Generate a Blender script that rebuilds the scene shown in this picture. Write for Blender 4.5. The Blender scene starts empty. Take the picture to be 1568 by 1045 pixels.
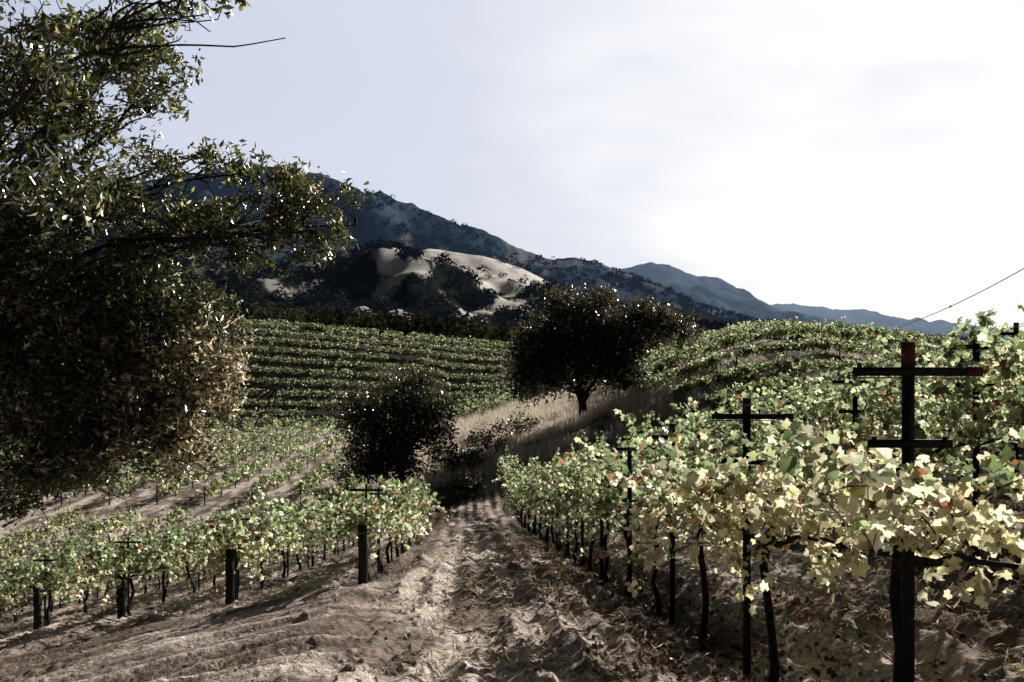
import bpy, math, numpy as np
from mathutils import Vector
rng=np.random.default_rng(7)
scene=bpy.context.scene
scene.view_settings.view_transform='Standard'; scene.view_settings.look='None'; scene.view_settings.exposure=0
AZ,EL=math.radians(40),math.radians(27)
sd=Vector((math.sin(AZ)*math.cos(EL),math.cos(AZ)*math.cos(EL),math.sin(EL)))

# ---------------------------------------------------------------- noise
def _h(ix,iy,seed):
    n=(ix.astype(np.int64)*374761393+iy.astype(np.int64)*668265263+seed*982451653)&0x7fffffff
    n=((n^(n>>13))*1274126177)&0x7fffffff
    n=n^(n>>16)
    return (n&0xffff)/65535.0
def vnoise(x,y,seed=0):
    ix=np.floor(x);iy=np.floor(y);fx=x-ix;fy=y-iy
    fx=fx*fx*(3-2*fx);fy=fy*fy*(3-2*fy)
    a=_h(ix,iy,seed);b=_h(ix+1,iy,seed);c=_h(ix,iy+1,seed);d=_h(ix+1,iy+1,seed)
    return (a*(1-fx)+b*fx)*(1-fy)+(c*(1-fx)+d*fx)*fy
def fbm(x,y,o=4,seed=0):
    s=0;a=.5;t=0
    for i in range(o):
        s=s+a*vnoise(x*2**i+i*17.3,y*2**i-i*9.1,seed+i);t+=a;a*=.5
    return s/t
def sst(t):
    t=np.clip(t,0,1);return t*t*(3-2*t)

# ---------------------------------------------------------------- terrain height (metres, eye level = 0)
KX=[-14,-8,-3,0,5,8,10.4,14.5,19,23.7,28,36,60,120]
KZ=[-9.7,-9.2,-8,-7,-5.6,-4.0,-2.9,-1.0,.1,-.3,-.9,-2.2,-4.2,-9]
R1x=[-900,-700,-485,-385,-347,-294,-263,-233,-202,-171,-148,-110,-72,-34,5,35,66,93,116,250,500]
R1z=[110,140,170,199,203,207,206,199,188,176.5,174,156,143,130,111,100,98,92,82,30,-10]
R2x=[-300,0,148,185,234,264,301,338,399,448,497,700,1200]
R2z=[40,90,125,133,147,154,145,133,121,100,70,20,-10]
R3x=[0,400,683,784,850,919,1003,1121,1320,2000,4000]
R3z=[30,60,98,95,80,82,62,50,22,-5,-10]
F1x=[-500,-300,-208,-167,-123,-82,-64,-45.5,-16,6,24,39,61,83,116,153,250]
F1z=[30,42,47,46,43,50,52,52,48,41,32,25,17,11,7,5,-9]
F2x=[-300,-120,-76,-56,-36,-17,1,23,60]
F2z=[8,12,12,9.5,7.0,5.0,3,1,-9]
def ridge(x,y,Y,xs,zs,Wf,Wb,pw,amp,seed,sc):
    c=np.interp(x,xs,zs)+10
    t=np.where(y<Y,(Y-y)/Wf,(y-Y)/Wb)
    p=np.clip(1-t,0,1)**pw
    n=np.abs(fbm(x/sc,y/(sc*1.6),4,seed)*2-1)
    p=p*(1-amp*np.clip(t*2.5,0,1)*(.9-n*1.8))
    return c*p-10
def H(x,y):
    x=np.asarray(x,float);y=np.asarray(y,float)
    x0=x+.048*y
    near=-1.44-.179*np.clip(y,-20,90)-.2*np.clip(-1.6-x0,0,40)+.3*np.clip(x0-2.1,0,14)
    b=-9.7
    z=.5*(near+b+np.sqrt((near-b)**2+1))
    m=np.clip((y-95)/35,0,1); m=.6*m+.4*sst(m)
    tgt=2.0-3.4*(np.clip(x,-110,10)+36)/36*np.where(x<-36,.35,1)
    z=z+m*(tgt-z)*(1-sst((x-2)/22))
    g=sst((y-34)/24)*(1-sst((y-np.where(x<6,86,70))/40))*sst((x+14)/8)
    z=z+g*(np.interp(x,KX,KZ)-z)
    far=y>100
    r=np.full_like(z,-50.)
    if far.any():
        X=x[far];Yy=y[far]
        q=ridge(X,Yy,1000,R1x,R1z,720,900,1.15,.5,3,150)
        q=np.maximum(q,ridge(X,Yy,1650,R2x,R2z,700,600,1.2,.4,11,170))
        q=np.maximum(q,ridge(X,Yy,2200,R3x,R3z,500,700,1.2,.3,21,200))
        q=np.maximum(q,ridge(X,Yy,480,F1x,F1z,300,260,.85,.45,31,60))
        q=np.maximum(q,ridge(X,Yy,260,F2x,F2z,125,140,.9,.2,41,40))
        r[far]=q
    return np.maximum(z,r)
def H1(x,y): return float(H(np.array([x]),np.array([y]))[0])
def meadow(x,y):
    # dry open grassland patches on the foothill
    n=fbm(x/14,y/60,5,77)
    band=np.exp(-((x+16)/64)**2)*sst((y-370)/60)*(1-sst((y-520)/60))
    a=sst((band*.75+n*.9-.87)/.04)
    n2=fbm(x/13+9,y/30,5,78)
    b=sst((n2-np.where(x<-70,.55,.52))/.035)*sst((y-190)/40)*(1-sst((y-470)/60))*sst((x+190)/30)*(1-sst((x-80)/30))
    return np.maximum(a,b*np.where(x<-70,.4,.85))*(y>180)*(y<620)

# ---------------------------------------------------------------- mesh helpers
COL=scene.collection
def make_mesh(name,verts,faces_flat,nper,mat,col=None,parent=None,extra=None,smooth=False):
    me=bpy.data.meshes.new(name)
    verts=np.ascontiguousarray(verts,dtype=np.float32)
    ff=np.ascontiguousarray(faces_flat,dtype=np.int32).ravel()
    nf=len(ff)//nper
    me.vertices.add(len(verts));me.vertices.foreach_set('co',verts.ravel())
    me.loops.add(len(ff));me.loops.foreach_set('vertex_index',ff)
    me.polygons.add(nf);me.polygons.foreach_set('loop_start',np.arange(nf,dtype=np.int32)*nper)
    if smooth: me.polygons.foreach_set('use_smooth',np.ones(nf,dtype=bool))
    me.update(calc_edges=True)
    def addc(nm,c):
        a=me.attributes.new(nm,'FLOAT_COLOR','POINT')
        cc=np.ones((len(verts),4),np.float32);cc[:,:3]=c
        a.data.foreach_set('color',cc.ravel())
    if col is not None:addc('Col',col)
    if extra: 
        for k,v in extra.items():addc(k,v)
    me.materials.append(mat)
    ob=bpy.data.objects.new(name,me);COL.objects.link(ob)
    if parent:ob.parent=parent
    return ob
class Tubes:
    def __init__(s):s.v=[];s.f=[];s.n=0
    def tube(s,pts,rad,k=6):
        pts=np.asarray(pts,float);m=len(pts)
        rad=np.broadcast_to(np.asarray(rad,float),(m,))
        d=np.gradient(pts,axis=0);d/=np.linalg.norm(d,axis=1)[:,None]+1e-9
        ref=np.array([0,0,1.]) if abs(d[0,2])<.8 else np.array([1.,0,0])
        a=np.cross(d,ref);a/=np.linalg.norm(a,axis=1)[:,None]+1e-9
        b=np.cross(d,a)
        th=np.arange(k)*2*math.pi/k
        V=pts[:,None,:]+rad[:,None,None]*(np.cos(th)[None,:,None]*a[:,None,:]+np.sin(th)[None,:,None]*b[:,None,:])
        i=np.arange(m-1)[:,None]*k;j=np.arange(k)[None,:];j2=(j+1)%k
        F=np.stack([i+j,i+j2,i+k+j2,i+k+j],-1).reshape(-1,4)+s.n
        s.v.append(V.reshape(-1,3));s.f.append(F);s.n+=m*k
        if rad[-1]>.012 and k>=4:   # cap
            c=s.n-k
            for q in range(1,k-2+1,2):
                s.f.append(np.array([[c,c+q,c+q+1,c+(q+2)%k]]))
    def box(s,c,sz):
        c=np.array(c,float);h=np.array(sz,float)/2
        V=np.array([[x,y,z] for x in(-1,1) for y in(-1,1) for z in(-1,1)])*h+c
        F=np.array([[0,1,3,2],[4,6,7,5],[0,4,5,1],[2,3,7,6],[0,2,6,4],[1,5,7,3]])+s.n
        s.v.append(V);s.f.append(F);s.n+=8
    def obj(s,name,mat,parent=None,smooth=False):
        return make_mesh(name,np.concatenate(s.v),np.concatenate(s.f),4,mat,parent=parent,smooth=smooth)
ang=np.radians([-90,-60,-25,5,35,62,90,118,145,175,205,240]);rr=np.array([.12,.6,.76,.62,.88,.70,1,.70,.88,.62,.76,.6])
T_VINE=(np.vstack([[0,0,.0],np.c_[rr*np.cos(ang),rr*np.sin(ang),-.28*rr**2+.1*np.cos(ang*5)*rr]]),
        np.array([[0,i+1,(i+1)%12+1] for i in range(12)]))
T_LEAF=(np.array([[0,-.9,0],[.5,.05,.16],[0,1,-.12],[-.5,.05,.16]]),np.array([[0,1,2],[0,2,3]]))
a8=np.radians([-90,-50,-15,20,55,90,125,160,195,230]);r8=np.array([1,.5,.7,.42,.62,1,.62,.42,.7,.5])
T_OAK=(np.c_[.62*r8*np.cos(a8),r8*np.sin(a8),.15*np.abs(np.cos(a8))],np.array([[0,1,2],[0,2,4],[2,3,4],[0,4,5],[0,5,6],[0,6,8],[6,7,8],[0,8,9]]))
def leafcloud(name,P,S,C,T,mat,parent=None,up=.0,helio=0.):
    N=len(P);tv,tf=T;K=len(tv)
    n=rng.normal(size=(N,3));n[:,2]=n[:,2]+up
    if helio: n+=np.array(sd)*helio      # leaves turn their faces to the light
    n/=np.linalg.norm(n,axis=1)[:,None]
    r=rng.normal(size=(N,3));t=np.cross(n,r);t/=np.linalg.norm(t,axis=1)[:,None];b=np.cross(n,t)
    S=np.broadcast_to(S,(N,))
    w=rng.uniform(.75,1.15,N)
    V=P[:,None,:]+S[:,None,None]*(tv[None,:,0,None]*t[:,None,:]*w[:,None,None]+tv[None,:,1,None]*b[:,None,:]+tv[None,:,2,None]*n[:,None,:]*rng.uniform(.3,2.4,N)[:,None,None])
    F=(tf[None]+(np.arange(N)*K)[:,None,None]).reshape(-1,3)
    return make_mesh(name,V.reshape(-1,3),F,3,mat,col=np.repeat(C,K,axis=0),parent=parent)
def empty(name,loc=(0,0,0)):
    e=bpy.data.objects.new(name,None);COL.objects.link(e);e.empty_display_size=.3
    return e

# ---------------------------------------------------------------- materials
def newmat(n):
    m=bpy.data.materials.new(n);m.use_nodes=True;nt=m.node_tree;nt.nodes.clear()
    o=nt.nodes.new('ShaderNodeOutputMaterial');return m,nt,o
def leafmat(name,kd,kt,gl,rough=.35,haze=None):
    m,nt,o=newmat(name);N=nt.nodes.new;L=nt.links.new
    a=N('ShaderNodeAttribute');a.attribute_name='Col'
    def mul(k):
        x=N('ShaderNodeMix');x.data_type='RGBA';x.blend_type='MULTIPLY';x.inputs[0].default_value=1
        L(a.outputs['Color'],x.inputs[6]);x.inputs[7].default_value=(k[0],k[1],k[2],1);return x.outputs[2]
    d=N('ShaderNodeBsdfDiffuse');L(mul((kd,kd,kd)),d.inputs[0])
    last=d.outputs[0]
    if kt:
        t=N('ShaderNodeBsdfTranslucent');L(mul(kt),t.inputs[0])
        ad=N('ShaderNodeAddShader');L(d.outputs[0],ad.inputs[0]);L(t.outputs[0],ad.inputs[1]);last=ad.outputs[0]
    if gl:
        g=N('ShaderNodeBsdfGlossy');g.inputs['Color'].default_value=(.9,.9,.85,1);g.inputs['Roughness'].default_value=rough
        fr=N('ShaderNodeFresnel');fr.inputs[0].default_value=1.4
        mm=N('ShaderNodeMath');mm.operation='MULTIPLY';L(fr.outputs[0],mm.inputs[0]);mm.inputs[1].default_value=gl
        mx=N('ShaderNodeMixShader');L(mm.outputs[0],mx.inputs[0]);L(last,mx.inputs[1]);L(g.outputs[0],mx.inputs[2]);last=mx.outputs[0]
    if haze:
        e=N('ShaderNodeEmission');e.inputs[0].default_value=(*haze,1)
        ad=N('ShaderNodeAddShader');L(last,ad.inputs[0]);L(e.outputs[0],ad.inputs[1]);last=ad.outputs[0]
    L(last,o.inputs[0]);return m
M_vine=leafmat('vine_leaf',.05,(1,1,.90),.14,.42)
M_oak=leafmat('oak_leaf',.22,(.85,.85,.62),.40,.30)
M_far=leafmat('distant_foliage',.6,(.3,.3,.25),.0)
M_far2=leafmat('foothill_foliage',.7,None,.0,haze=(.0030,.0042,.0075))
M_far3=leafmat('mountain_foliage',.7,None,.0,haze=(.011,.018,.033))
M_grass=leafmat('dry_grass_blade',.6,(.5,.48,.42),.0)
def plain(name,c1,c2,sc=12,rough=.8,bump=.3,metal=0):
    m,nt,o=newmat(name);N=nt.nodes.new;L=nt.links.new
    g=N('ShaderNodeNewGeometry');n=N('ShaderNodeTexNoise');n.inputs['Scale'].default_value=sc;n.inputs['Detail'].default_value=3
    L(g.outputs['Position'],n.inputs['Vector'])
    r=N('ShaderNodeValToRGB');r.color_ramp.elements[0].position=.35;r.color_ramp.elements[1].position=.7
    r.color_ramp.elements[0].color=(*c1,1);r.color_ramp.elements[1].color=(*c2,1);L(n.outputs[0],r.inputs[0])
    p=N('ShaderNodeBsdfPrincipled');L(r.outputs[0],p.inputs['Base Color']);p.inputs['Roughness'].default_value=rough;p.inputs['Metallic'].default_value=metal
    p.inputs['Specular IOR Level'].default_value=.2
    b=N('ShaderNodeBump');b.inputs['Strength'].default_value=bump;b.inputs['Distance'].default_value=.02;L(n.outputs[0],b.inputs['Height']);L(b.outputs[0],p.inputs['Normal'])
    L(p.outputs[0],o.inputs[0]);return m
M_bark=plain('bark',(.008,.007,.006),(.03,.024,.02),25,.9,.8)
M_steel=plain('weathered_steel',(.005,.005,.005),(.018,.016,.015),30,.6,.3)
M_red=plain('faded_red_paint',(.04,.011,.011),(.10,.025,.024),40,.7,.2)
M_wood=plain('weathered_post_wood',(.010,.009,.008),(.03,.027,.024),35,.9,.6)
M_wire=plain('wire',(.02,.02,.02),(.05,.05,.05),30,.5,.1)

# terrain material
m,nt,o=newmat('vineyard_ground');N=nt.nodes.new;L=nt.links.new
a=N('ShaderNodeAttribute');a.attribute_name='Col'
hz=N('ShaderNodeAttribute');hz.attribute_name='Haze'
g=N('ShaderNodeNewGeometry')
n1=N('ShaderNodeTexNoise');n1.inputs['Scale'].default_value=1.9;n1.inputs['Detail'].default_value=4;n1.inputs['Roughness'].default_value=.6;L(g.outputs['Position'],n1.inputs['Vector'])
n2=N('ShaderNodeTexNoise');n2.inputs['Scale'].default_value=15;n2.inputs['Detail'].default_value=4;n2.inputs['Roughness'].default_value=.7;L(g.outputs['Position'],n2.inputs['Vector'])
def mr(src,a0,a1,b0,b1):
    x=N('ShaderNodeMapRange');L(src,x.inputs[0]);x.inputs[1].default_value=a0;x.inputs[2].default_value=a1;x.inputs[3].default_value=b0;x.inputs[4].default_value=b1;return x.outputs[0]
f1=mr(n1.outputs[0],.35,.68,.75,1.25);f2=mr(n2.outputs[0],.36,.66,.5,1.5)
mm=N('ShaderNodeMath');mm.operation='MULTIPLY';L(f1,mm.inputs[0]);L(f2,mm.inputs[1])
vm=N('ShaderNodeVectorMath');vm.operation='SCALE';L(a.outputs['Color'],vm.inputs[0]);L(mm.outputs[0],vm.inputs['Scale'])
d=N('ShaderNodeBsdfDiffuse');L(vm.outputs[0],d.inputs[0])
b2=N('ShaderNodeBump');b2.inputs['Strength'].default_value=.9;b2.inputs['Distance'].default_value=.035;L(n2.outputs[0],b2.inputs['Height'])
L(b2.outputs[0],d.inputs['Normal'])
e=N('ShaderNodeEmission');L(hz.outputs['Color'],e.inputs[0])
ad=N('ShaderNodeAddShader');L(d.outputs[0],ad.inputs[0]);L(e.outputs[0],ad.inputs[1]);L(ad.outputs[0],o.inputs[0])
M_ground=m

# ---------------------------------------------------------------- ground sheet
th=np.radians(np.concatenate([np.linspace(-180,-50,40)[:-1],np.linspace(-50,-34,50)[:-1],np.linspace(-34,34,700),np.linspace(34,50,50)[1:],np.linspace(50,180,40)[1:]]))
rad=np.concatenate([[0.05,.5],np.geomspace(1,60,760),np.geomspace(60,4500,430)[1:]])
TH,R=np.meshgrid(th,rad);X=(R*np.sin(TH)).ravel();Y=(R*np.cos(TH)).ravel()
Z=H(X,Y)
x0=X+.048*Y
nearw=1-sst((R.ravel()-40)/30)
al=fbm(x0*3.0,Y*.8,4,5)-.5
cl=fbm(X*5,Y*5,4,9)-.5
clods=np.clip(fbm(X*10+3,Y*10,3,15)-.60,0,1)
fur=np.sin((x0+.3*fbm(X*.5,Y*.3,2,55))*2*math.pi/.46)*.034*fbm(X*.8,Y*.5,2,66)*2
# on the headland the cultivator has turned: ridges of soil sweep across, lower left to upper right
uu=Y*.93-X*.30;vv=X*.93+Y*.30
wob=.5*fbm(X*.4,Y*.4,2,57)
rid=1-np.abs(fbm((uu+wob)*2.3,vv*.36,2,68)*2-1)*2.2
rid2=1-np.abs(fbm((uu+wob)*5.5,vv*.6,2,69)*2-1)*2.2
al2=fbm(uu*3.6,vv*.45,3,6)-.5
hw=sst((-x0-.5)/1.2)*(1-sst((Y-11.8)/2.5))
Z=Z+nearw*((al*.18+fur)*(1-hw)+(al2*.14+rid*.085+rid2*.034)*hw+cl*.05*(1-.5*hw)+clods*.22*(1-.75*hw))
farw=sst((Y-150)/60)
md=meadow(X,Y)
Z=Z+farw*(1-.93*md)*np.clip(Y/1000,.35,1.3)*((fbm(X/(10+Y/110),Y/(16+Y/60),4,25)-.5)*11)
C=np.empty((len(X),3));nz=fbm(X/3,Y/3,4,101);n2_=fbm(X/25,Y/25,4,102)
dirt=np.array([.68,.575,.50]);dirt2=np.array([.25,.195,.16])
t=sst((fbm(x0*1.8,Y*.5,4,60)*(1-hw)+(fbm(uu*2.2,vv*.4,4,61)+.01)*hw-.36)/.24)[:,None]
C[:]=dirt2*(1-t)+dirt*t
# shade beneath the vine rows, painted into the soil colour as dark strips
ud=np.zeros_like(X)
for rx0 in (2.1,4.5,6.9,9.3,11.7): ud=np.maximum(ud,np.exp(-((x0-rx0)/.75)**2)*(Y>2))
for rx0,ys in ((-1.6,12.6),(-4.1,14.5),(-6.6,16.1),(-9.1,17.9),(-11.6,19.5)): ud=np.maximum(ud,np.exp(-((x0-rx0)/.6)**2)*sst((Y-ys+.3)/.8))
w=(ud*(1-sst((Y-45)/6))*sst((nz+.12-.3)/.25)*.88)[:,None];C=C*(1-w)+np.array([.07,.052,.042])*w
soil=np.array([.10,.085,.065])
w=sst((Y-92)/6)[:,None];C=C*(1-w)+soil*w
w=(sst((nz-.6)/.1)*.5*sst((Y-14)/20))[:,None];C=C*(1-w)+np.array([.09,.10,.045])*w
gold=np.array([.66,.58,.49])
bank=sst((X+9)/5)*(1-sst((X-12)/4))*sst((Y-50)/8)*(1-sst((Y-92)/8))
w=(bank*sst((nz-.3)/.2))[:,None];C=C*(1-w)+gold*w
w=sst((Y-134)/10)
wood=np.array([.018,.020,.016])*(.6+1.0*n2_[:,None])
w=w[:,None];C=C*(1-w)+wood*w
w=md[:,None];C=C*(1-w)+np.array([.93,.86,.77])*(.65+.5*sst((fbm(X/6,Y/10,4,104)-.3)/.35)[:,None]).clip(0,1.03)*w
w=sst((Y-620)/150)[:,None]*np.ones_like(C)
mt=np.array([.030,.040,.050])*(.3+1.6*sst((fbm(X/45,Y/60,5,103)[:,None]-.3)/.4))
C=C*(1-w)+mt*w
w=(sst((fbm(X/50,Y/140,4,120)-.60)/.05)*sst((Y-650)/100)*(1-sst((Y-1100)/100))*.5)[:,None];C=C*(1-w)+np.array([.25,.23,.21])*w
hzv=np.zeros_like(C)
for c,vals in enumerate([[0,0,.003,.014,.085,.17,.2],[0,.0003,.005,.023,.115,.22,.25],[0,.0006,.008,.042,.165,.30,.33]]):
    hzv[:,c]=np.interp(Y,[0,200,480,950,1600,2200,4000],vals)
nr,na=len(rad),len(th)
ii=np.arange(nr-1)[:,None]*na;jj=np.arange(na-1)[None,:]
F=np.stack([ii+jj,ii+jj+1,ii+na+jj+1,ii+na+jj],-1).reshape(-1,4)[:,::-1]
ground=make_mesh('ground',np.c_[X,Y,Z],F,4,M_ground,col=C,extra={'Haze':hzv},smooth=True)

# ---------------------------------------------------------------- vine rows
GR=np.array([.12,.17,.07]);GR2=np.array([.64,.73,.44]);YE=np.array([.88,.79,.50]);BR=np.array([.32,.15,.09]);PA=np.array([.96,.92,.76])
def leafcol(n,yel,brn=.06):
    u=rng.random(n)
    C=GR+(GR2-GR)*rng.random((n,1))**1.3
    y=YE+(PA-YE)*rng.random((n,1))
    k=u<yel;C[k]=y[k]
    k=rng.random(n)<brn;C[k]=BR*(.6+.8*rng.random((k.sum(),1)))
    return np.clip(C*(.30+.85*rng.random((n,1))**.7),0,.94)
def canopy(px,py,base,hs,lps,size,yel,spread=.36,stems=None,along=(0,1),droop=1.):
    ns=len(px)
    kind=rng.random(ns)
    a=np.where(kind<.6,rng.uniform(1.4,2.1,ns),rng.uniform(.6,1.4,ns))
    b=np.where(kind<.6,rng.uniform(.8,1.3,ns),rng.uniform(.9,1.65,ns)*droop)
    lx=rng.normal(0,spread,ns);ly=rng.normal(0,.35,ns)
    vig=rng.uniform(.75,1.1,ns)
    t=rng.random((ns,lps))**.8
    P=np.empty((ns,lps,3))
    P[...,0]=px[:,None]+(lx[:,None]*along[1]+ly[:,None]*along[0])*t*1.3
    P[...,1]=py[:,None]+(ly[:,None]*along[1]-lx[:,None]*along[0])*t*1.3
    zz=(a[:,None]*t-b[:,None]*t*t)*vig[:,None]*np.broadcast_to(hs,(ns,))[:,None]
    P[...,2]=base[:,None]+zz
    P+=rng.normal(0,size*.8,P.shape)
    hsb=np.broadcast_to(hs,(ns,))
    if stems is not None:
        tt=np.linspace(0,1,7)
        for i in range(0,ns,2):
            stems.tube(np.c_[px[i]+lx[i]*tt*1.3,py[i]+ly[i]*tt*1.3,base[i]+(a[i]*tt-b[i]*tt*tt)*vig[i]*hsb[i]],np.linspace(.005,.002,7),4)
    yy=np.repeat(yel,lps) if np.ndim(yel) else np.full(ns*lps,yel)
    yy=np.clip(yy*(1.45-1.1*np.clip((zz/hsb[:,None]).ravel()+.1,0,.9)/.9),0,1)
    n=ns*lps
    C=leafcol(n,yy)
    return P.reshape(-1,3),rng.uniform(.5,1.15,n)*size,C
def vine_row(x0,y0,y1,cord,hs,yelf,posth,postkind,dens=1.0,p0=None,hsf=None):
    root=empty('grapevine_row')
    def rx(y): return x0-.048*y
    for (ya,yb,sh,lps,sz,T,nm) in [(y0,14,26,36,.055,T_VINE,'leaves_near'),(14,28,19,27,.072,T_VINE,'leaves_mid'),(28,70,11,16,.115,T_LEAF,'leaves_far')]:
        ya=max(ya,y0);yb=min(yb,y1)
        if yb<=ya:continue
        n=int((yb-ya)*sh*dens);yy=rng.uniform(ya,yb,n)
        keep=vnoise(yy*.55+x0*3,yy*0+x0,8)>.13
        yy=yy[keep]
        xx=rx(yy)+rng.normal(0,.05,len(yy))
        hloc=hs*(.70+.48*vnoise(yy*.8,yy*0+x0*2,18))
        if hsf: hloc=hloc*hsf(yy)
        bb=H(xx,yy)+cord
        yel=np.clip(yelf(yy)+(vnoise(yy*.7,yy*0+x0,28)-.5)*.6,0,1)
        st=Tubes() if ya<13 else None
        P,S,C=canopy(xx,yy,bb,hloc,lps,sz,yel,stems=st,spread=.34*min(1,hs+.1))
        leafcloud(nm,P,S,C,T,M_vine,root,helio=.7)
        if st is not None and st.n:st.obj('shoots',M_bark,root)
    tr=Tubes()
    for y in np.arange(y0+.5,y1,1.8):
        x=rx(y);gz=H1(x,y)-.08
        j=rng.normal(0,.03,(6,2));j[0]=0
        hh=np.linspace(0,cord+.08,6)
        tr.tube(np.c_[x+j[:,0],y+j[:,1],gz+hh],[.042,.036,.03,.03,.032,.026],7)
        for s in(-1,1):
            q=np.linspace(0,.85,6)
            yy=y+s*q;tr.tube(np.c_[rx(yy)+rng.normal(0,.015,6),yy,H(rx(yy),yy)+cord-.08*(1-q)+rng.normal(0,.02,6)],np.linspace(.024,.010,6),6)
    tr.obj('vine_trunks',M_bark,root,True)
    po=Tubes();red=Tubes()
    if postkind=='cross':
        for y in np.arange(p0 or y0,y1,2.4):
            x=rx(y);gz=H1(x,y)
            tw=.058
            po.box((x,y,gz+posth/2-.15),(tw,.012,posth+.3-.12))
            po.box((x,y+.022,gz+posth/2-.15),(.010,.034,posth+.3-.12))
            red.box((x,y,gz+posth-.05),(tw+.004,.016,.13))
            po.box((x,y-.016,gz+posth-.125),(.54,.014,.042))
            po.box((x,y-.009,gz+posth-.155),(.54,.03,.005))
            red.box((x+.310,y-.016,gz+posth-.125),(.078,.016,.045))
            po.box((x,y-.016,gz+posth-.47),(.40,.014,.04))
            po.box((x,y-.016,gz+posth-.81),(.22,.014,.03))
            for s in(-1,1):
                for hh,ww in((posth-.10,.24),(posth-.45,.17)):
                    po.box((x+s*ww,y-.016,gz+hh),(.016,.022,.03))
        po.obj('steel_trellis_posts',M_steel,root);red.obj('painted_post_tips',M_red,root)
    else:
        y=y0;x=rx(y);gz=H1(x,y)
        po.tube(np.array([[x,y,gz-.3],[x+.01,y-.01,gz+.4],[x,y-.02,gz+posth*.62],[x,y-.02,gz+posth*.62+.02]]),[.078,.073,.069,.055],10)
        po.box((x,y+.3,gz+posth-.1),(.5,.02,.035));po.box((x,y+.3,gz+posth/2),(.03,.03,posth))
        for y in np.arange(y0+2.2,y1,2.4):
            x=rx(y);gz=H1(x,y);po.box((x,y,gz+posth/2-.1),(.035,.035,posth+.2));po.box((x,y-.03,gz+posth-.1),(.5,.014,.03))
        po.obj('wooden_end_post_and_stakes',M_wood,root)
    wi=Tubes();yy=np.arange(y0,y1,1.2)
    for off,hh in((0,cord),(-.22,posth-.11),(.22,posth-.11),(0,cord-.35)):
        wi.tube(np.c_[rx(yy)+off,yy,H(rx(yy),yy)+hh],.0025,4)
    wi.obj('trellis_wires',M_wire,root)
    return root
vine_row(2.1,3.7,46,1.16,.95,lambda y:np.interp(y,[3,7,12,20],[.92,.65,.36,.2]),2.12,'cross',p0=4.1,hsf=lambda y:np.interp(y,[3.7,4.8,6,8,12],[.52,.66,.80,.92,1.08]),dens=1.05)
vine_row(4.5,4.4,36,1.16,1.02,lambda y:np.interp(y,[3,8,16],[.70,.45,.2]),2.12,'cross',p0=5.2,hsf=lambda y:np.interp(y,[4.4,6,9],[.66,.82,1.05]))
vine_row(6.9,6,34,1.16,1.0,lambda y:y*0+.3,2.12,'cross',dens=.75)
vine_row(9.3,9,33,1.16,1.0,lambda y:y*0+.25,2.12,'cross',dens=.7)
vine_row(11.7,12,33,1.16,1.0,lambda y:y*0+.2,2.12,'cross',dens=.7)
for xx,ys,ye in((-1.6,12.6,25),(-4.1,14.5,33),(-6.6,16.1,36),(-9.1,17.9,38),(-11.6,19.5,40),(-14.1,21,42),(-16.6,22.5,42),(-19.1,24,42)):
    vine_row(xx,ys,ye,.85,.74,lambda y:y*0+.40,1.5,'wood',dens=1.15)

# far vine blocks
def block(name,rows,lpm,size,hs,cord,yel,spread=.3,droop=.9):
    root=empty(name)
    PP=[];SS=[];CC=[];st=Tubes()
    for (p,q) in rows:
        p=np.array(p,float);q=np.array(q,float);Lr=np.linalg.norm(q-p);dr=(q-p)/Lr
        n=int(Lr*lpm/12);s=rng.random(n)*Lr
        xx=p[0]+dr[0]*s;yy=p[1]+dr[1]*s
        k=vnoise(xx*.35,yy*.35,4)>.1;xx=xx[k];yy=yy[k]
        if len(xx)==0:continue
        hh=hs*(.8+.4*vnoise(xx*.5,yy*.5,14))
        P,S,C=canopy(xx,yy,H(xx,yy)+cord,hh,12,size,yel,spread=spread,along=dr,droop=droop)
        PP.append(P);SS.append(S);CC.append(C)
        for s in np.arange(0,Lr,3.0):
            x,y=p+dr*s;gz=H1(x,y);st.box((x,y,gz+.55),(.06,.06,1.3))
    leafcloud('foliage',np.concatenate(PP),np.concatenate(SS),np.concatenate(CC)*.92,T_LEAF,M_vine,root,helio=.7)
    st.obj('stakes',M_wood,root)
rows=[]
for k in range(12):
    y=94+k*3.3;rows.append(((-85,y+5),(-42,y+.8)));rows.append(((-42,y+.8),(.5-k*.05,y)))
block('hillside_vineyard',rows,70,.19,.36,.75,.16,.16,.55)
rows=[((x,50),(x-1,90)) for x in np.arange(-46,-9,2.8)]
block('valley_vineyard',rows,70,.18,.50,.65,.2,.2)
rows=[]
for k in range(8):
    y=40+k*4.3;rows.append(((7.5+max(0,(52-y))*.3,y+7),(44,y-9)))
block('knoll_vineyard',rows,230,.14,.60,.8,.2,.2,.6)

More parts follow.
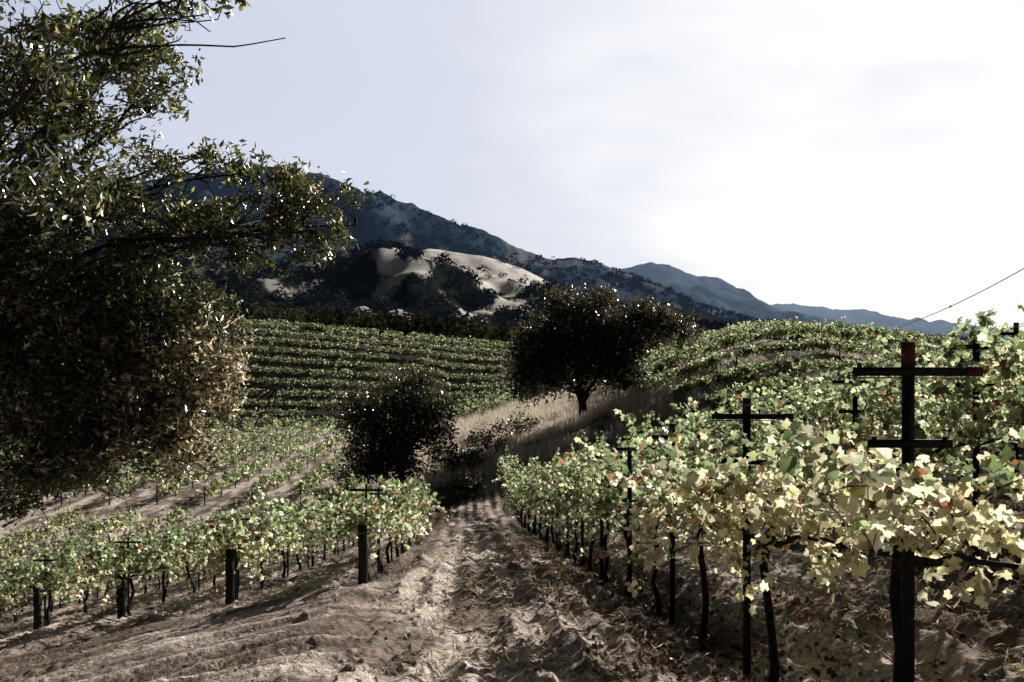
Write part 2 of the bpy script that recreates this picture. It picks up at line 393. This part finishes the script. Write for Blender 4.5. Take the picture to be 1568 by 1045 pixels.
# ---------------------------------------------------------------- trees
def tree(name,base,trunk_top,clumps,nleaf_per_twig,twd,leafsz,colf,T,trunk_r,twr,twig_r=.006,thr=.30,limb=1.,voids=0):
    root=empty(name)
    tb=Tubes();base=np.array(base,float);tt=np.array(trunk_top,float)
    s=np.linspace(0,1,8)[:,None]
    tp=base+(tt-base)*s+np.c_[np.sin(s*3)*trunk_r*.8,np.cos(s*4)*trunk_r*.5,s*0]
    tb.tube(tp,trunk_r*np.array([1.5,1.15,1,.95,.9,.86,.8,.6]),12)
    PP=[];CC=[];SS=[]
    for cc in clumps:
        c,r,dn=cc[:3];ls=cc[3] if len(cc)>3 else 1.
        c=np.array(c,float);r=np.array(r,float)
        st=tp[rng.integers(4,8)]
        n=12;s=np.linspace(0,1,n)[:,None]
        Lm=np.linalg.norm(c-st)
        mid=np.array([0,0,Lm*.10])
        pl=st+(c-st)*s+mid*np.sin(s*math.pi)+np.cumsum(rng.normal(0,Lm*.010,(n,3)),axis=0)*(s>0)
        rl=min(trunk_r*.5,.02*Lm+.01)*limb
        tb.tube(pl,rl*np.linspace(1,.16,n)**1.1,8)
        vol=r[0]*r[1]*r[2]
        nb=int(np.clip(8+10*vol**.5*1,8,20))
        subs=[pl]
        for _ in range(nb):
            v=rng.normal(size=3);v/=np.linalg.norm(v);e=c+v*r*rng.uniform(.5,1.0)
            q=pl[rng.integers(8,n)];s5=np.linspace(0,1,8)[:,None]
            Lb=np.linalg.norm(e-q)
            b=q+(e-q)*s5+np.cumsum(rng.normal(0,Lb*.035,(8,3)),axis=0)*(s5>0)
            tb.tube(b,np.linspace(max(rl*.2,twig_r*1.6),twig_r,8),5);subs.append(b)
        allp=np.concatenate([b[2:] for b in subs])
        nt=int(dn*twd*4.19*vol)
        v=rng.normal(size=(nt,3));v/=np.linalg.norm(v,axis=1)[:,None]
        E=c+v*r*(rng.random((nt,1))**.42)*rng.uniform(.75,1.3,(nt,1))
        k=(vnoise(E[:,0]/twr*.35+c[0],E[:,2]/twr*.35+E[:,1]*.6,61)>thr)
        if voids:
            k&=(fbm(E[:,0]/voids+E[:,1]*.5,E[:,2]/voids-E[:,1]*.7,2,62)>.42)
        E=E[k]
        for e in E:
            dd=((allp-e)**2).sum(1);q=allp[np.argmin(dd)]
            w=(q+e)/2+rng.normal(0,.06*math.sqrt(dd.min())+1e-3,3)
            tb.tube(np.array([q,w,e]),[twig_r,twig_r*.75,twig_r*.4],3)
            m=nleaf_per_twig
            u=rng.random((m,1));pts=w+(e-w)*(u*1.15)+rng.normal(0,twr,(m,3))
            PP.append(pts);CC.append(colf(pts,m,c));SS.append(np.full(m,ls))
    P=np.concatenate(PP);C=np.concatenate(CC);S=np.concatenate(SS)
    leafcloud('leaves',P,rng.uniform(.6,1.15,len(P))*leafsz*S,C,T,M_oak,root)
    tb.obj('trunk_and_branches',M_bark,root,True)
    return len(P)
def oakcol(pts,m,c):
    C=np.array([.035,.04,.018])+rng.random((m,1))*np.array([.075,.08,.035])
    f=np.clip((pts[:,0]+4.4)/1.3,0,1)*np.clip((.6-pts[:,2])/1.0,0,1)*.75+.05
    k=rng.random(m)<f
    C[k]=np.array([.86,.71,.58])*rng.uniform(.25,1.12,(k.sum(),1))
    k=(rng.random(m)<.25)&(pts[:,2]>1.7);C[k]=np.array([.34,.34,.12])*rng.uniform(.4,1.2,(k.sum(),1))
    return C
cl=[((-5.6,10,3.6),(1.2,1,.9),.5),((-4.6,10,3.45),(.8,.8,.7),.5),((-3.85,9.6,3.7),(.45,.5,.5),.6),((-4.0,9.8,2.85),(.55,.5,.3),.6),((-5.5,10,2.5),(1.1,1,.6),.6),
((-5.6,10.2,1.45),(1.4,1.2,.85),1),((-4.5,10,1.3),(.9,.9,.6),1),((-3.75,9.8,1.35),(.6,.6,.45),1),((-3.95,9.7,2.0),(.55,.5,.2),.8),
((-3.15,9.5,1.75),(.40,.5,.45),.9),((-2.6,9.5,1.55),(.42,.45,.45),1.0),((-2.1,9.4,1.6),(.36,.4,.42),1.1),((-2.25,9.5,1.15),(.5,.4,.25),1.4),((-3.0,9.6,1.05),(.5,.4,.3),1.2),
((-5.3,10,.3),(1.6,1.3,1.1),1.1),((-4.1,9.8,.3),(.9,.9,.75),1.1),((-3.45,9.7,-.2),(.5,.6,.55),1.1),((-5.5,10,-.75),(1.6,1.2,.85),1.1),((-4.2,9.8,-.75),(1,1,.7),1.1),
((-3.0,9.6,-.75),(.36,.5,.42),1.1),((-4.9,9.9,-1.4),(1.1,1,.45),1),((-5.9,9.9,-1.5),(1.1,1,.5),1),((-3.75,9.7,-1.15),(.55,.6,.35),1),
((-2.3,6,2.4),(.45,.4,.28),.9,.95),((-3.2,6,2.0),(.5,.4,.35),.7,.95),((-3.3,6,1.1),(.5,.4,.3),.6,.95),
((-7.9,11,3.4),(1.8,1.6,1.3),.3),((-7.9,11,1.2),(1.9,1.6,1.4),.3),((-7.8,11,-1.0),(1.7,1.4,1),.4)]
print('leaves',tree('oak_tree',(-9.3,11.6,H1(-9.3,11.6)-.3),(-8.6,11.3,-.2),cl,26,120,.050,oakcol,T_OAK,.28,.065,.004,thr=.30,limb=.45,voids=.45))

def oak2(pts,m,c):
    return (np.array([.030,.028,.016])+rng.random((m,1))*np.array([.075,.06,.045]))
gz=H1(5.0,61)
tree('oak_tree',(5.0,61,gz-.3),(4.6,61,gz+2.2),[
 ((4.8,61,gz+6.6),(2.9,2.6,2.5),1),((1.9,61,gz+5.0),(2.2,2.2,2.3),1),((7.6,61,gz+5.6),(2.4,2.3,2.3),1),((2.6,61,gz+2.9),(2.3,1.8,1.5),1),((.8,60.5,gz+2.8),(1.4,1.4,1.5),1),
 ((7.4,60.5,gz+3.4),(2.0,1.8,1.2),.9),((5.2,60,gz+4.5),(2.6,2,2),1),((10.6,61.5,gz+6.8),(2.0,1.6,1.4),1),((12.3,61.5,gz+6.4),(1.2,1.1,1.2),1),((9.4,61,gz+7.6),(1.4,1.3,1.1),1),((3.6,61,gz+8.4),(1.5,1.3,1.2),1),((6.6,61,gz+8.7),(1.3,1.2,.9),1)],
 22,5.5,.16,oak2,T_LEAF,.33,.33,.02,thr=.27)
gz=H1(-6.7,50)
tree('oak_tree',(-6.7,50,gz-.3),(-6.6,50,gz+1.8),[
 ((-6.7,50,gz+5.0),(2.1,2,2.4),1),((-8.6,50,gz+4.4),(1.5,1.6,2.0),1),((-4.7,50,gz+4.7),(1.6,1.6,2.1),1),((-6.5,49.5,gz+2.7),(3.2,2,1.9),1),((-9.5,50,gz+5.4),(1.0,1,1.0),.8),((-5.3,50,gz+6.8),(1.1,1,.8),.8),((-8.3,49.5,gz+1.9),(1.4,1.2,1.2),1)],
 22,5.5,.14,oak2,T_LEAF,.26,.3,.018,thr=.33)
for (x,y,r) in((-3.4,53,1.3),(-1.6,57,1.3),(.4,60,1.2),(-10.6,56,1.1),(9.2,59,.9),(-2.6,46,1.0)):
    gz=H1(x,y)
    tree('shrub',(x,y,gz-.1),(x,y,gz+.4),[((x,y,gz+r*.7),(r*1.2,r,r*.8),1),((x+r*.7,y,gz+r*.5),(r*.7,r*.7,r*.6),1)],20,9,.12,oak2,T_LEAF,.07,.2,.01)

# distant woodland masses
def woodland(name,n,xr,yr,per,rtree,size,seed,tint,dens,mat):
    xs=rng.uniform(*xr,n);ys=rng.uniform(*yr,n)
    k=((meadow(xs,ys)<.25)|(rng.random(n)<.15))&(fbm(xs/40,ys/40,3,seed)>dens)&(np.abs(xs/ys)<.75)
    xs=xs[k];ys=ys[k];R=rng.uniform(.5,1.25,len(xs))*rtree
    zs=H(xs,ys)+R*.6
    v=rng.normal(size=(len(xs),per,3));v/=np.linalg.norm(v,axis=2)[...,None]
    v*=rng.random((len(xs),per,1))**.25
    P=np.stack([xs,ys,zs],-1)[:,None,:]+v*R[:,None,None]*np.array([1.1,1.1,.85])*(.75+.5*vnoise(v[...,0]*2.5+xs[:,None],v[...,2]*2.5+v[...,1]*2,5))[...,None]
    C=np.repeat((np.array(tint)*rng.uniform(.3,1.8,(len(xs),1)))[:,None,:],per,1)*rng.uniform(.6,1.4,(len(xs),per,1))
    leafcloud(name,P.reshape(-1,3),np.repeat(R,per)*size*rng.uniform(.7,1.3,len(xs)*per),C.reshape(-1,3),T_LEAF,mat)
woodland('distant_oak_woodland',900,(-150,40),(137,240),150,2.6,.19,1,(.045,.047,.028),.25,M_far)
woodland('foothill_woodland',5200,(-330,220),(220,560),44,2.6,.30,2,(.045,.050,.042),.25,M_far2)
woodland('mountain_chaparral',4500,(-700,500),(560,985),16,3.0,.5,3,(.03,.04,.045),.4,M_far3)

# dry grass on the bank
n=70000
gx=rng.uniform(-10,14,n);gy=rng.uniform(50,94,n)
k=(fbm(gx/3,gy/3,4,101)>.34)&(fbm(gx/1.5,gy/1.5,2,201)>.36);gx=gx[k];gy=gy[k];n=len(gx)
gh=rng.uniform(.3,.9,n);b=np.c_[gx,gy,H(gx,gy)-.05]
an=rng.uniform(0,math.pi,n);wv=np.c_[np.cos(an),np.sin(an),an*0]*.035
lean=rng.normal(0,.2,(n,3));lean[:,2]=0
V=np.stack([b-wv,b+wv,b+lean+np.c_[gx*0,gx*0,gh]],1).reshape(-1,3)
C=np.repeat(np.array([.90,.83,.74])*rng.uniform(.6,1.05,(n,1)),3,0)
make_mesh('dry_grass',V,np.arange(n*3),3,M_grass,col=C)

# straw and fallen leaf litter on the soil
n=70000
ly=rng.uniform(0,1,n)**.8*24+2;lx=rng.uniform(-1,1,n)*(ly*.62+1.5)
k=fbm(lx*1.5,ly*.9,3,301)>.42;lx=lx[k];ly=ly[k];n=len(lx)
P=np.c_[lx,ly,H(lx,ly)+.035]
C=np.array([.70,.61,.50])*rng.uniform(.15,1.2,(n,1))
k=rng.random(n)<.06;C[k]=np.array([.14,.17,.05])
T_STRAW=(np.array([[0,-1.6,0],[.16,0,.1],[0,1.6,0],[-.16,0,.1]]),np.array([[0,1,2],[0,2,3]]))
leafcloud('straw_litter',P,rng.uniform(.010,.045,n),C,T_STRAW,M_grass,up=1.0)
n=4500
ly=rng.uniform(3,22,n);lx=np.where(rng.random(n)<.9,2.1-.048*ly+rng.normal(0,.8,n),rng.uniform(-6,8,n))
leafcloud('fallen_vine_leaves',np.c_[lx,ly,H(lx,ly)+.04],rng.uniform(.022,.04,n),leafcol(n,.2,.8)*.4,T_VINE,M_vine,up=1.5)

# overhead cable
cb=Tubes();s=np.linspace(0,1,24)[:,None]
A=np.array([26.2,58,.9]);B=np.array([21,30,4.3])
pts=A+(B-A)*s;pts[:,2]-=.35*np.sin(s[:,0]*math.pi)
cb.tube(pts,.022,5);q=pts[9];cb.tube(np.array([q-(B-A)*.004,q+(B-A)*.004]),.05,6)
root=empty('overhead_cable');cb.obj('cable_with_splice',M_wire,root)
pole=Tubes();gz=H1(21,30)
pole.tube([[21,30,gz-.5],[21,30,gz+3],[21,30,4.7]],[.14,.12,.1],10);pole.box((21,30,4.4),(.6,.1,.1))
pr=empty('utility_pole');pole.obj('pole_with_crossarm',M_wood,pr)

# ---------------------------------------------------------------- light
sl=bpy.data.lights.new('sun','SUN');sl.energy=5;sl.angle=math.radians(.5);sl.color=(1,.97,.92)
so=bpy.data.objects.new('sun',sl);COL.objects.link(so);so.rotation_euler=sd.to_track_quat('Z','Y').to_euler()
w=bpy.data.worlds.new('World');scene.world=w;w.use_nodes=True;nt=w.node_tree;nt.nodes.clear();N=nt.nodes.new;L=nt.links.new
out=N('ShaderNodeOutputWorld');bg=N('ShaderNodeBackground');bg.inputs[1].default_value=.1;L(bg.outputs[0],out.inputs[0])
sky=N('ShaderNodeTexSky');sky.sky_type='NISHITA';sky.sun_disc=False;sky.sun_elevation=EL;sky.sun_rotation=AZ;sky.air_density=1;sky.dust_density=1.0
tc=N('ShaderNodeTexCoord')
nm=N('ShaderNodeVectorMath');nm.operation='NORMALIZE';L(tc.outputs['Generated'],nm.inputs[0])
dp=N('ShaderNodeVectorMath');dp.operation='DOT_PRODUCT';L(nm.outputs[0],dp.inputs[0]);dp.inputs[1].default_value=sd
mp=N('ShaderNodeMapping');mp.inputs['Scale'].default_value=(1.0,1.0,3.4);mp.inputs['Rotation'].default_value=(0,math.radians(18),0);L(nm.outputs[0],mp.inputs[0])
ns=N('ShaderNodeTexNoise');ns.inputs['Scale'].default_value=2.1;ns.inputs['Detail'].default_value=4;ns.inputs['Roughness'].default_value=.5;ns.inputs['Distortion'].default_value=.3;L(mp.outputs[0],ns.inputs['Vector'])
m1=N('ShaderNodeMath');m1.operation='MULTIPLY_ADD';L(ns.outputs[0],m1.inputs[0]);m1.inputs[1].default_value=.36;m1.inputs[2].default_value=-.17
m2=N('ShaderNodeMath');m2.operation='ADD';L(dp.outputs['Value'],m2.inputs[0]);L(m1.outputs[0],m2.inputs[1])
sx=N('ShaderNodeSeparateXYZ');L(nm.outputs[0],sx.inputs[0])
hzr=N('ShaderNodeMapRange');L(sx.outputs['Z'],hzr.inputs[0]);hzr.inputs[1].default_value=0;hzr.inputs[2].default_value=.28;hzr.inputs[3].default_value=.10;hzr.inputs[4].default_value=0
m3=N('ShaderNodeMath');m3.operation='ADD';L(m2.outputs[0],m3.inputs[0]);L(hzr.outputs[0],m3.inputs[1])
cr=N('ShaderNodeValToRGB');E=cr.color_ramp.elements
data=[(0,(.006,.009,.018)),(.26,(.015,.02,.04)),(.40,(.50,.57,.72)),(.56,(.64,.69,.82)),(.78,(.70,.73,.83)),(.86,(.82,.84,.90)),(.91,(.97,.97,1)),(1,(1,1,1))]
E[0].position=0;E[0].color=(*data[0][1],1);E[1].position=1;E[1].color=(1,1,1,1)
for p,c in data[1:-1]:
    e=E.new(p);e.color=(*c,1)
L(m3.outputs[0],cr.inputs[0])
# thin haze layer is brightest low down; the zenith stays deep
mx=N('ShaderNodeMix');mx.data_type='RGBA';mx.inputs[0].default_value=.95
sc=N('ShaderNodeVectorMath');sc.operation='SCALE';L(cr.outputs[0],sc.inputs[0]);sc.inputs['Scale'].default_value=10.3
L(sky.outputs[0],mx.inputs[6]);L(sc.outputs[0],mx.inputs[7])
zr=N('ShaderNodeMapRange');zr.interpolation_type='SMOOTHSTEP';L(sx.outputs['Z'],zr.inputs[0]);zr.inputs[1].default_value=.38;zr.inputs[2].default_value=.50;zr.inputs[3].default_value=1;zr.inputs[4].default_value=.03
s2=N('ShaderNodeVectorMath');s2.operation='SCALE';L(mx.outputs[2],s2.inputs[0]);L(zr.outputs[0],s2.inputs['Scale'])
L(s2.outputs[0],bg.inputs[0])

cam=bpy.data.cameras.new('camera');co=bpy.data.objects.new('camera',cam);COL.objects.link(co)
cam.lens=30;cam.sensor_width=36;cam.clip_end=9000;cam.clip_start=.05
co.location=(0,0,0);co.rotation_euler=(math.radians(90),0,0)
scene.camera=co
